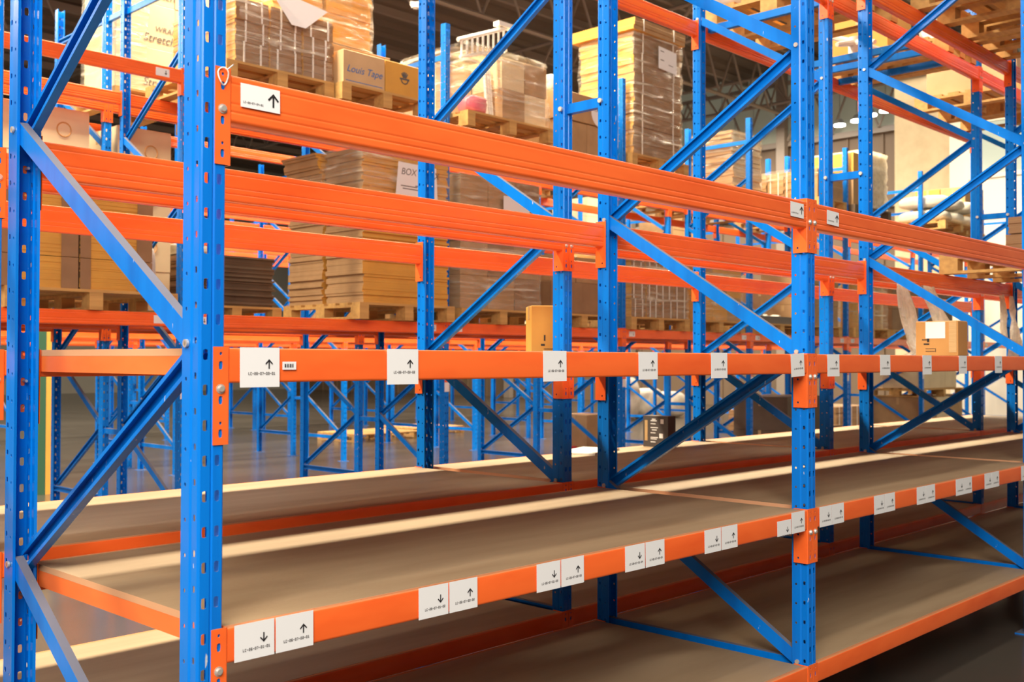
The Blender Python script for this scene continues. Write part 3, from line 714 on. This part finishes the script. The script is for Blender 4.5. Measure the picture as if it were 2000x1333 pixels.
    bgrid('on the upper wrapped golden stack', 4.00, 5.86, Z2+PH+.53, 2, 1, 3, .52, .62, .26, 'gold', 'gold', 5, (), .012, .036)
    wrap('crinkled clear film around the upper golden stack', 3.97, 5.84, Z2+PH+.5, 1.13, .67, .84, .03, seed=15)
    pallet('pallet carrying the script-lettered carton, upper level', 4.32, 5.28, Z2, 1.0, 1.14)
    grid('under the upper golden stack', 4.36, 5.82, Z2+PH, 2, 1, 1, .46, .5, .50, 'kraft')
    sheet('paper_flap', 'torn white paper flap on the upper brown bundles', 'paper', [(3.62, 5.355, 4.58), (4.22, 5.355, 4.50), (3.98, 5.33, 4.30), (3.84, 5.33, 4.30)])
    lo = carton('tan carton with blue script lettering, upper level', 4.34, 5.29, Z2+PH, .45, .36, .285, 'tan', 0, False)
    on_front(lo, glyphs('script_lettering', 'Louis Tape', .088, 'blueink', .35), -.195, -.1822, .10, 'script_lettering')
    b = MB(); b.box(-.2, .2, -.1815, -.1805, .02, .026); ob('printed_rule', b.mesh('printed_rule', ['blueink']), lo)
    lg = carton('golden carton with a dark crest, beside the script-lettered carton', 4.80, 5.29, Z2+PH, .44, .36, .285, 'gold', 0, False)
    b = MB()
    for i in range(-2, 3):
        a = i*.38; b.bar((math.sin(a)*.02, 0, .012), (math.sin(a)*.052, 0, .012+math.cos(a)*.052), .0055, 5)
    b.box(-.055, .055, -.001, .001, -.008, .008)
    for i in range(9):
        a = math.pi*(1+i/8); a2 = math.pi*(1+(i+1)/8)
        if i < 8: b.bar((.04*math.cos(a), 0, -.006+.036*math.sin(a)), (.04*math.cos(a2), 0, -.006+.036*math.sin(a2)), .006, 5)
    on_front(lg, b.mesh('crest', ['greyink']), .0, -.1815, .15, 'crest', 0)
    carton('small tan carton behind the crested golden carton', 4.9, 5.70, Z2+PH, .3, .1, .31, 'kraft', 0, False)
    # wrapped white goods
    pallet('pallet under the film-wrapped cream goods, upper level', 5.762, 5.24, Z2, 1.24, 1.16)
    grid('inside the wrapped cream goods', 6.28, 5.30, Z2+PH, 2, 2, 2, .32, .48, .31, 'cream', mats=['kraft', 'cream'])
    carton('wide cream carton on the left of the wrapped goods', 5.78, 5.72, Z2+PH, .48, .55, .56, 'cream')
    for i, xx in enumerate((6.18, 6.215, 6.25)):
        b = MB(); b.bar((xx, 5.40, Z2+PH), (xx-.012, 5.44, Z2+PH+.5), .016, 8); tag(ob('white_tube', b.mesh('white_tube', ['whiteplastic'], 40)), 'white tube leg, %s from left in the wrapped goods' % ORD[i], 'tube')
    C.objects
    lumpy('pink_bundle', 'pink film-wrapped bundle at the foot of the cream goods', 'bundle', 5.94, 5.36, Z2+PH, .30, .2, .17, 'pink', 31, .6, .12)
    t = thing('white_rail', 'white slatted plastic rail leaning on the wrapped goods', 'rail', (5.74, 5.36, 4.60))
    b = MB(); b.bar((0, 0, 0), (.66, 0, .26), .022, 8); b.bar((.03, 0, -.16), (.66, 0, .04), .018, 8); ob('rail_frame', b.mesh('rail_frame', ['whiteplastic'], 40), t)
    b = MB(); b.box(.52, .72, -.04, .04, .255, .30); ob('end_cap', b.mesh('end_cap', ['whiteplastic']), t)
    for i in range(9):
        a = .05+i*.072; b = MB(); b.bar((a, 0, a*.39-.005), (a, 0, -.16+a*.31), .012, 6); ob('slat', b.mesh('slat', ['whiteplastic'], 40), t)
    wrap('crinkled clear film around the cream goods', 5.76, 5.27, Z2+PH, 1.2, 1.06, .68, .03, seed=16, taper=.06)
    grid('on the upper level behind the paired blue posts', 7.22, 5.38, Z2+.002, 2, 1, 1, .46, .5, .33, 'kraft')
    rl = carton('tan carton with a round white label, behind the paired posts', 7.2, 5.36, Z2+.337, 1.0, .45, .30, 'kraft')
    b = MB(); b.bar((0, 0, 0), (0, -.002, 0), .17, 24); d = on_front(rl, b.mesh('round_label', ['paper']), .2, -.2255, .15, 'round_label', 0)
    on_front(d, glyphs('lettering', 'TOP BOX  No.', .05, 'greyink'), -.14, -.0035, .0, 'lettering')
    lumpy('foil_roll', 'pale foil-wrapped roll above the round-label carton', 'roll', 7.35, 5.6, Z2+.64, .25, .25, .2, 'sack', 33, .7, .08)
    # tall stack
    pallet('pallet under the tall film-wrapped tower of cartons', 8.49, 5.38, Z2, 1.12, 1.1)
    bgrid('on the tall wrapped tower', 8.56, 5.42, Z2+PH, 1, 1, 6, .93, .80, .235, 'gold', 'brown', 5, (.16, .82), .014)
    bundle('overhanging golden cap bundle on the tall wrapped tower', 8.50, 5.36, Z2+PH+1.425, 1.0, .95, .14, 'gold', 'kraft', 3, .01, (.15, .75))
    f = wrap('crinkled clear film around the tall tower', 8.545, 5.40, Z2+PH, .96, .84, 1.43, .022, seed=17)
    sheet('label_sheet', '', '', [(.42, -.04, 1.06), (.78, -.04, 1.04), (.78, -.04, 1.30), (.42, -.04, 1.32)], parent=f, marks=[(.1, .8, .3, .84, 2), (.1, .4, .3, .44, 2), (.55, .3, .8, .33, 2)])
    # beyond
    pallet('pallet of cream-edged sheets, upper level, fourth bay', 11.23, 5.76, Z2, .84, .82)
    bgrid('on the cream-edged sheet stack', 11.25, 5.80, Z2+PH, 1, 1, 4, .74, .72, .185, 'kraft', 'cream', 6, (), .018)
    wrap('clear film around the cream-edged sheets', 11.24, 5.79, Z2+PH, .76, .74, .76, .02, seed=18)
    pallet('pallet of strapped kraft bundles, upper level, fourth bay right', 12.95, 5.42, Z2, .86, 1.14)
    bgrid('on the fourth-bay right upper pallet', 12.98, 5.46, Z2+PH, 1, 4, 1, .78, .262, .42, 'kraft', 'kraft', 8, (.3, .8), .006, axis=1)
    wrap('clear film over the strapped kraft bundles, fourth bay', 12.97, 5.45, Z2+PH+.3, .82, 1.1, .15, .02, seed=19)
    pallet('dark pallet under a white-wrapped block, upper level', 14.0, 5.38, Z2, 1.25, 1.1, mat_='dark')
    grid('on the left of the white-wrapped block', 14.03, 5.42, Z2+PH, 1, 1, 2, .34, .9, .40, 'kraft', mats=['kraft', 'gold'])
    wrap('cloudy film block, upper level, fifth bay', 14.42, 5.42, Z2+PH, .78, .92, .90, .02, 'bagfilm', seed=20)
    grid('inside the cloudy film block', 14.44, 5.45, Z2+PH, 2, 1, 2, .36, .85, .43, 'cream')
    pallet('pallet of white sacks, upper level, sixth bay', 16.72, 5.10, Z2, 1.45, 1.1)
    for i in range(6):
        lumpy('white_sack', 'white woven sack, %s %s on the sixth-bay upper pallet' % (['left', 'middle', 'right'][i % 3], ['lower', 'upper'][i//3]), 'sack', 17.0+(i % 3)*.56, 5.56, Z2+PH+(i//3)*.25, .50, .86, .21, 'sack', 40+i, .6, .06)
    pallet('pallet of yellow cartons, upper level, sixth bay right', 18.42, 5.40, Z2, .92, 1.1)
    grid('on the sixth-bay yellow pallet', 18.44, 5.43, Z2+PH, 2, 2, 2, .44, .45, .40, 'gold', mats=['gold', 'kraft'])
    pallet('top-level pallet in the fourth bay of the second row', 9.0, 1.24, 3.957, 1.25, 1.08)
    carton('huge tan carton on the top level near the right edge', 9.1, 1.4, 3.957+PH, 1.1, .84, .30, 'tan')
    pallet('lower pallet of white cartons, leftmost in the fourth row', 1.70, 6.80, Z1, 1.16, 1.0)
    grid('on the leftmost lower pallet of the fourth row', 1.72, 6.84, Z1+PH, 2, 1, 4, .55, .9, .40, 'cream')
    grid('in the fourth row beside the second post pair', 3.08, 6.84, Z1+.002, 1, 1, 4, .50, .8, .42, 'cream')
    for o in list(C.objects):
        if o.name.startswith('cardboard_carton') and ('leftmost lower pallet of the fourth' in o['label'] or 'second post pair' in o['label']):
            b = MB()
            for i in range(14):
                a0, c0 = 2*math.pi*i/14, 2*math.pi*(i+1)/14; b.bar((.06*math.cos(a0), 0, .06*math.sin(a0)), (.06*math.cos(c0), 0, .06*math.sin(c0)), .006, 4)
            on_front(o, b.mesh('printed_ring', ['amber']), .06, -.4505 if 'leftmost' in o['label'] else -.4005, .22, 'printed_ring', 0)
    # fourth row and beyond
    for k, (xx, zz, w_) in enumerate([(8.6, Z2, 'upper'), (11.3, Z2, 'upper'), (12.55, Z2, 'upper'), (9.9, Z1, 'lower'), (14.6, Z2, 'upper'), (6.1, Z1, 'lower'), (11.7, Z1, 'lower'), (14.4, Z1, 'lower')]):
        pallet('fourth-row %s pallet, %s counted along the aisle' % (w_, ORD[k]), xx, 6.80, zz)
        grid('on fourth-row pallet %s' % ORD[k], xx+.02, 6.82, zz+PH, 2, 1, 2, .53, .9, .33, ['kraft', 'gold', 'cream', 'brown'][k % 4])
    for k, (xx, yy, zz) in enumerate([(5.9, 10.9, Z1), (8.9, 10.9, Z1), (11.6, 10.9, Z1), (14.3, 10.9, Z1), (17.0, 10.9, Z1), (11.6, 10.9, Z2), (14.3, 10.9, Z2), (17.1, 10.9, Z2), (9.0, 16.6, Z1), (12.0, 16.6, Z1), (14.8, 16.6, Z1), (17.6, 16.6, Z1)]):
        n = ['one', 'two', 'three', 'four', 'five', 'six', 'seven', 'eight', 'nine', 'ten', 'eleven', 'twelve'][k]
        pallet('far-aisle pallet %s of twelve, counted left to right by row' % n, xx, yy, zz, 1.12)
        grid('on far-aisle pallet %s' % n, xx+.02, yy+.03, zz+PH, 2, 1, 2, .53, .9, .36, ['gold', 'kraft', 'cream', 'brown'][(k*3) % 4])
    # ---------------- floor level
    def P(u, v, z):     # spot on the floor seen along a photo direction
        return None
    grid('in the floor pile behind the paired posts', 8.55, 6.35, 0, 2, 1, 1, .34, .34, .36, 'kraft')
    b = MB(); b.box(-.09, .09, -.09, .09, 0, .12); tag(ob('red_box', b.mesh('red_box', ['red']), None, (8.64, 6.30+.2, .362)), 'small red box in the floor pile behind the paired posts', 'box')
    cb = carton('large tan carton with a red ring on the floor pile', 8.76, 6.28, .365, .42, .42, .50, 'kraft')
    b = MB(); 
    for i in range(16):
        a, c = 2*math.pi*i/16, 2*math.pi*(i+1)/16; b.bar((.05*math.cos(a), 0, .07*math.sin(a)), (.05*math.cos(c), 0, .07*math.sin(c)), .004, 4)
    on_front(cb, b.mesh('printed_ring', ['red']), .12, -.2105, .25, 'printed_ring', 0)
    pallet('orange pallet lying on the far aisle floor', 10.9, 13.6, 0, 1.6, 1.2); pallet('second pallet lying on the far floor', 12.8, 14.2, 0, 1.4, 1.2)
    bgrid('on the floor beyond the black product box', 17.6, 9.0, .0, 4, 1, 1, .55, .9, .52, 'brown', 'kraft', 8, (.2, .7), .006)
    bgrid('on the floor toward the end wall', 20.3, 8.9, .0, 3, 1, 1, .55, .9, .52, 'kraft', 'brown', 8, (.2, .7), .006)
    for i in range(3):
        lumpy('grey_sack', 'pale grey bulk sack on the far floor, %s of three' % ORD[i], 'sack', 20.2+i*1.0, 14.7, 0, .8, .8, [1.1, .8, .7][i], 'sack', 60+i, .6, .08)
    grid('on the floor beneath the third row, right', 16.75, 5.5, 0, 3, 1, 2, .56, .9, .45, 'kraft', mats=['kraft', 'kraft', 'cream'])
    pallet('pallet on top of floor cartons beneath the third row', 16.74, 5.48, .906, 1.75, 1.0)
    grid('on the pallet above the floor cartons', 16.8, 5.55, 1.055, 3, 1, 1, .5, .7, .36, 'cream')
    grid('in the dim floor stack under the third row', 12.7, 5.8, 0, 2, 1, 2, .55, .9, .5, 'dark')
    grid('in the low floor stack near the fifth frame', 14.6, 6.4, 0, 2, 1, 1, .5, .7, .45, 'kraft')
    # pillar
    t = thing('safety_pillar', 'green and yellow painted pillar near the left post', 'pillar', (3.72, 10.1, 0))
    b = MB(); b.box(0, .10, 0, .10, 0, 2.4); ob('pillar_shaft', b.mesh('pillar_shaft', ['green']), t)
    b = MB(); b.box(.101, .16, 0, .10, 0, 2.4); ob('yellow_guard', b.mesh('yellow_guard', ['gold']), t)
    # ---------------- near racks
    ZS = 1.5655
    t = carton('yellow carton on the eye-level shelf beside the paired posts', 2.78, 1.52, ZS, .185, .185, .248, 'gold', math.radians(-38), True)
    b = MB(); b.box(-.03, -.022, -.0938, -.0928, .07, .10); b.box(-.045, -.025, -.0938, -.0928, .045, .055); b.box(-.03, .03, -.0938, -.0928, .028, .031); b.box(.03, .033, -.0938, -.0928, .01, .031)
    ob('printed_marks', b.mesh('printed_marks', ['ink']), t)
    t = carton('tan carton with a white shipping label on the eye-level shelf', 4.50, .165, ZS, .13, .225, .187, 'amber', 0, False)
    b = MB(); b.box(-.0662, -.065, -.045, .06, .095, .183); ob('shipping_label', b.mesh('shipping_label', ['paper']), t)
    b = MB()
    for a0, a1, z0, z1 in ((.07, .10, .085, .09), (.03, .08, .038, .041), (.03, .08, .024, .027), (.025, .028, .022, .043), (.06, .09, .06, .068), (.06, .072, .075, .10)):
        b.box(-.0658, -.065, a0-.02, a1-.02, z0, z1)
    ob('printed_marks', b.mesh('printed_marks', ['ink']), t)
    b = MB(); b.box(-.0662, .0662, -.105, -.065, .187, .1882); b.box(-.0664, -.065, -.105, -.065, .02, .187); ob('tape_strip', b.mesh('tape_strip', ['tape']), t)
    b = MB(); pts = [Vector((.050+.012*math.cos(a), -.0085-.004*math.sin(a*2), 2.147+.019*math.sin(a))) for a in [i*2*math.pi/14 for i in range(15)]]
    for p, q in zip(pts, pts[1:]): b.bar(p, q, .0016, 6)
    b.bar(pts[2], pts[2]+Vector((.012, -.004, .012)), .0016, 6)
    tag(ob('wire_tie', b.mesh('wire_tie', ['strap'], 60)), 'white wire tie looped through the nearest beam connector', 'wire tie')
    # hanging poly film
    def drape(label, pts, seed, m='bagfilm'):
        r = random.Random(seed); b = MB(); n = 12; rings = []
        for (x, y, z, rx, ry) in pts:
            ph = r.uniform(0, 6)
            rings.append([(x+rx*math.cos(2*math.pi*i/n)*(1+.22*math.sin(3*i+ph)), y+ry*math.sin(2*math.pi*i/n)*(1+.3*math.sin(2*i+ph)), z+r.uniform(-.006, .006)) for i in range(n)])
        for R_ in rings: b.v += R_
        for k in range(len(rings)-1):
            for i in range(n): b.f.append((k*n+i, k*n+(i+1) % n, (k+1)*n+(i+1) % n, (k+1)*n+i)); b.m.append(0)
        return tag(ob('poly_film', b.mesh('poly_film', [m], 70)), label, 'plastic film')
    drape('crumpled clear film hanging left of the labelled tan carton', [(5.53, .93, 2.045, .05, .012), (5.54, .92, 1.99, .075, .02), (5.55, .90, 1.88, .10, .03), (5.56, .88, 1.78, .10, .035), (5.56, .86, 1.72, .075, .04), (5.57, .85, 1.66, .085, .05), (5.60, .83, 1.60, .09, .06), (5.56, .82, 1.575, .14, .07)], 1)
    drape('crumpled clear film hanging behind the labelled tan carton', [(5.98, .94, 2.045, .09, .012), (6.02, .93, 1.97, .11, .02), (6.08, .92, 1.88, .11, .03), (6.12, .90, 1.80, .09, .04), (6.12, .88, 1.70, .10, .05), (6.12, .86, 1.60, .10, .06)], 2)
    drape('thin strand of film hanging near the right edge', [(7.42, .96, 2.05, .04, .012), (7.42, .95, 1.96, .03, .02), (7.44, .95, 1.90, .05, .02), (7.42, .95, 1.80, .03, .02), (7.44, .94, 1.70, .03, .02)], 3)
    drape('knotted film hanging beside the fourth rear post', [(7.60, .95, 2.05, .02, .012), (7.60, .94, 1.93, .03, .02), (7.62, .94, 1.86, .02, .015), (7.62, .93, 1.78, .06, .03), (7.63, .93, 1.70, .08, .04), (7.60, .92, 1.64, .05, .04), (7.60, .92, 1.575, .09, .05)], 4)
    ZK = .9655
    t = thing('product_box', 'charcoal printed product box on the lit back edge of shelf', 'box', (4.55, 2.26, ZK), -math.pi/2)
    b = MB(); b.box(0, .20, 0, .085, 0, .205); ob('box_body', b.mesh('box_body', ['blackbox']), t)
    b = MB()
    for z0, a0, a1 in ((.18, .07, .10), (.17, .06, .11), (.15, .06, .10), (.125, .06, .12), (.11, .07, .11), (.09, .06, .10), (.06, .06, .12), (.05, .06, .11), (.03, .06, .1)):
        b.box(a0, a1, -.0006, 0, z0, z0+.006)
    b.box(.14, .165, -.0006, 0, .155, .185); b.box(.13, .16, -.0006, 0, .06, .09); ob('printed_text', b.mesh('printed_text', ['paper']), t)
    b = MB(); b.box(.012, .035, -.0006, 0, .04, .175); ob('picture_strip', b.mesh('picture_strip', ['tape']), t)
    t = thing('plastic_sheet', 'thin white plastic sheet lying on the lit shelf edge', 'sheet', (3.78, 2.04, ZK), math.radians(18))
    b = MB(); pr = [(0, 0), (.42, 0), (.42, .012), (.40, .016), (.02, .016), (0, .012)]
    b.prism(pr, lambda q, a: (q[0], a, q[1]), 0, .24); ob('panel_body', b.mesh('panel_body', ['whiteplastic']), t)
    # pallet on the lower pallet level of the near row
    ZP = 2.157
    pallet('pallet on the near row with brown strapped bundles, right edge', 6.42, -.02, ZP, 1.14, 1.06)
    bgrid('on the near-row pallet at the right edge', 6.50, .04, ZP+PH, 2, 1, 2, .52, .56, .115, 'brown', 'gold', 5, (), .006)
    # top pallet level above the second row
    ZT = 3.957
    for i, (a, xx) in enumerate(((5.31, 5.31), (6.66, 6.66), (6.90, 6.90), (7.30, 7.30))):
        b = MB(); pr = [(0, 0), (0, .05), (.004, .05), (.004, .006), (.036, .006), (.036, .05), (.04, .05), (.04, 0)]
        b.prism(pr, lambda q, s: (xx+q[0], s, ZT-.052+q[1]), R2+.047, R2+D-.047); tag(ob('support_bar', b.mesh('support_bar', ['blue'])), 'blue channel bar under the top pallets, %s from the left' % ORD[i], 'support bar')
    pallet('top-level pallet above the second bay, second row', 5.36, 1.24, ZT, .84, 1.1)
    grid('on the top-level pallet, second row left', 5.38, 1.26, ZT+PH, 2, 1, 1, .39, .72, .4, 'gold')
    lumpy('white_bag', 'glossy white bag on the top-level pallet', 'bag', 5.5, 2.2, ZT+PH, .3, .3, .34, 'whiteplastic', 71, .7, .08)
    t = thing('white_chair_base', 'white star-shaped chair base at the top pallet edge', 'chair base', (6.80, 1.86, ZT))
    b = MB(); b.bar((0, 0, .02), (0, 0, .16), .05, 10); ob('hub', b.mesh('hub', ['whiteplastic'], 40), t)
    for i in range(5):
        a = i*2*math.pi/5+.5; b = MB(); b.bar((0, 0, .12), (.24*math.cos(a), .24*math.sin(a), .22 if i < 2 else .06), .03, 8, 0, .018); ob('arm', b.mesh('arm', ['whiteplastic'], 40), t)
    pallet('top-level pallet right of the white chair base', 7.12, 1.24, ZT+.0, .56, 1.08); 
    grid('right of the white chair base', 7.16, 1.75, ZT+PH, 1, 1, 1, .46, .5, .30, 'gold')
    t = thing('round_lamp', 'chrome round lamp on the top-level pallet', 'lamp', (7.35, 1.45, ZT+PH))
    b = MB(); b.bar((-.06, 0, .1), (.06, 0, .1), .10, 18); ob('lamp_housing', b.mesh('lamp_housing', ['dull'], 40), t)
    b = MB(); b.bar((-.075, 0, .1), (-.061, 0, .1), .075, 18); ob('lens', b.mesh('lens', ['paper'], 40), t)
    pallet('top-level pallet above the third bay, near row', 6.0, -.02, ZT, 1.0, 1.08)
    grid('on the top-level pallet of the near row', 6.02, .02, ZT+PH, 2, 1, 1, .46, .9, .35, 'kraft')
    pallet('top-level pallet at the right edge, near row', 7.05, -.02, ZT, .66, 1.08)
    t = thing('grille_crate', 'grey slotted plastic crate on the right-edge top pallet', 'crate', (7.08, .1, ZT+PH))
    b = MB(); b.box(0, .58, 0, .86, 0, .2); b.box(-.01, .59, -.01, .87, .2, .24); ob('crate_body', b.mesh('crate_body', ['grille']), t)
    for i in range(12):
        b = MB(); b.box(-.0025, 0, .05+i*.065, .08+i*.065, .06, .16); ob('slot', b.mesh('slot', ['ink']), t)
    # ---------------- end of the hall
    t = thing('site_office', 'white two-storey office in the far right corner', 'office', (24, 0, 0))
    b = MB(); b.box(0, 5.9, -4, 7.9, 0, 7.75); ob('cladding', b.mesh('cladding', ['office']), t)
    for i in range(5):
        y1 = 7.45-i*2.2; b = MB(); b.box(-.06, -.001, y1-1.8, y1, 5.75, 5.85); b.box(-.06, -.001, y1-1.8, y1, 7.05, 7.15); b.box(-.06, -.001, y1-1.8, y1-1.7, 5.85, 7.05); b.box(-.06, -.001, y1-.1, y1, 5.85, 7.05)
        w_ = ob('window_frame', b.mesh('window_frame', ['office']), t)
        b = MB(); b.box(-.03, -.002, y1-1.7, y1-.1, 5.85, 7.05); ob('pane', b.mesh('pane', ['glass']), w_)
    b = MB(); b.box(2.6, 5.9, 7.901, 10.4, 0, 9.2); ob('side_block', b.mesh('side_block', ['cream']), t)
    b = MB(); b.box(2.57, 2.599, 8.25, 8.85, 5.0, 6.7); ob('side_door', b.mesh('side_door', ['dark']), t)
    for i, (yy, zz) in enumerate(((13.2, 8.75), (12.65, 8.8), (12.2, 8.9), (11.75, 8.95), (17.4, 8.4), (16.9, 8.5), (16.2, 8.5))):
        t = thing('ceiling_lamp', 'round bright lamp, %s from the left along the end wall' % ORD[i], 'lamp', (29.0, yy, zz))
        b = MB(); b.bar((0, 0, -.05), (0, 0, .0), .17, 16); ob('diffuser', b.mesh('diffuser', ['lamp'], 40), t)
        b = MB(); b.bar((0, 0, .001), (0, 0, .16), .18, 16, 0, .07); b.bar((0, 0, .16), (0, 0, 1.9), .012, 6); ob('lamp_housing', b.mesh('lamp_housing', ['dull'], 40), t)
goods()
for o in C.objects:                       # every other top-level thing
    if o.type in ('MESH', 'EMPTY') and o.parent is None and 'kind' not in o: o['kind'] = 'thing'
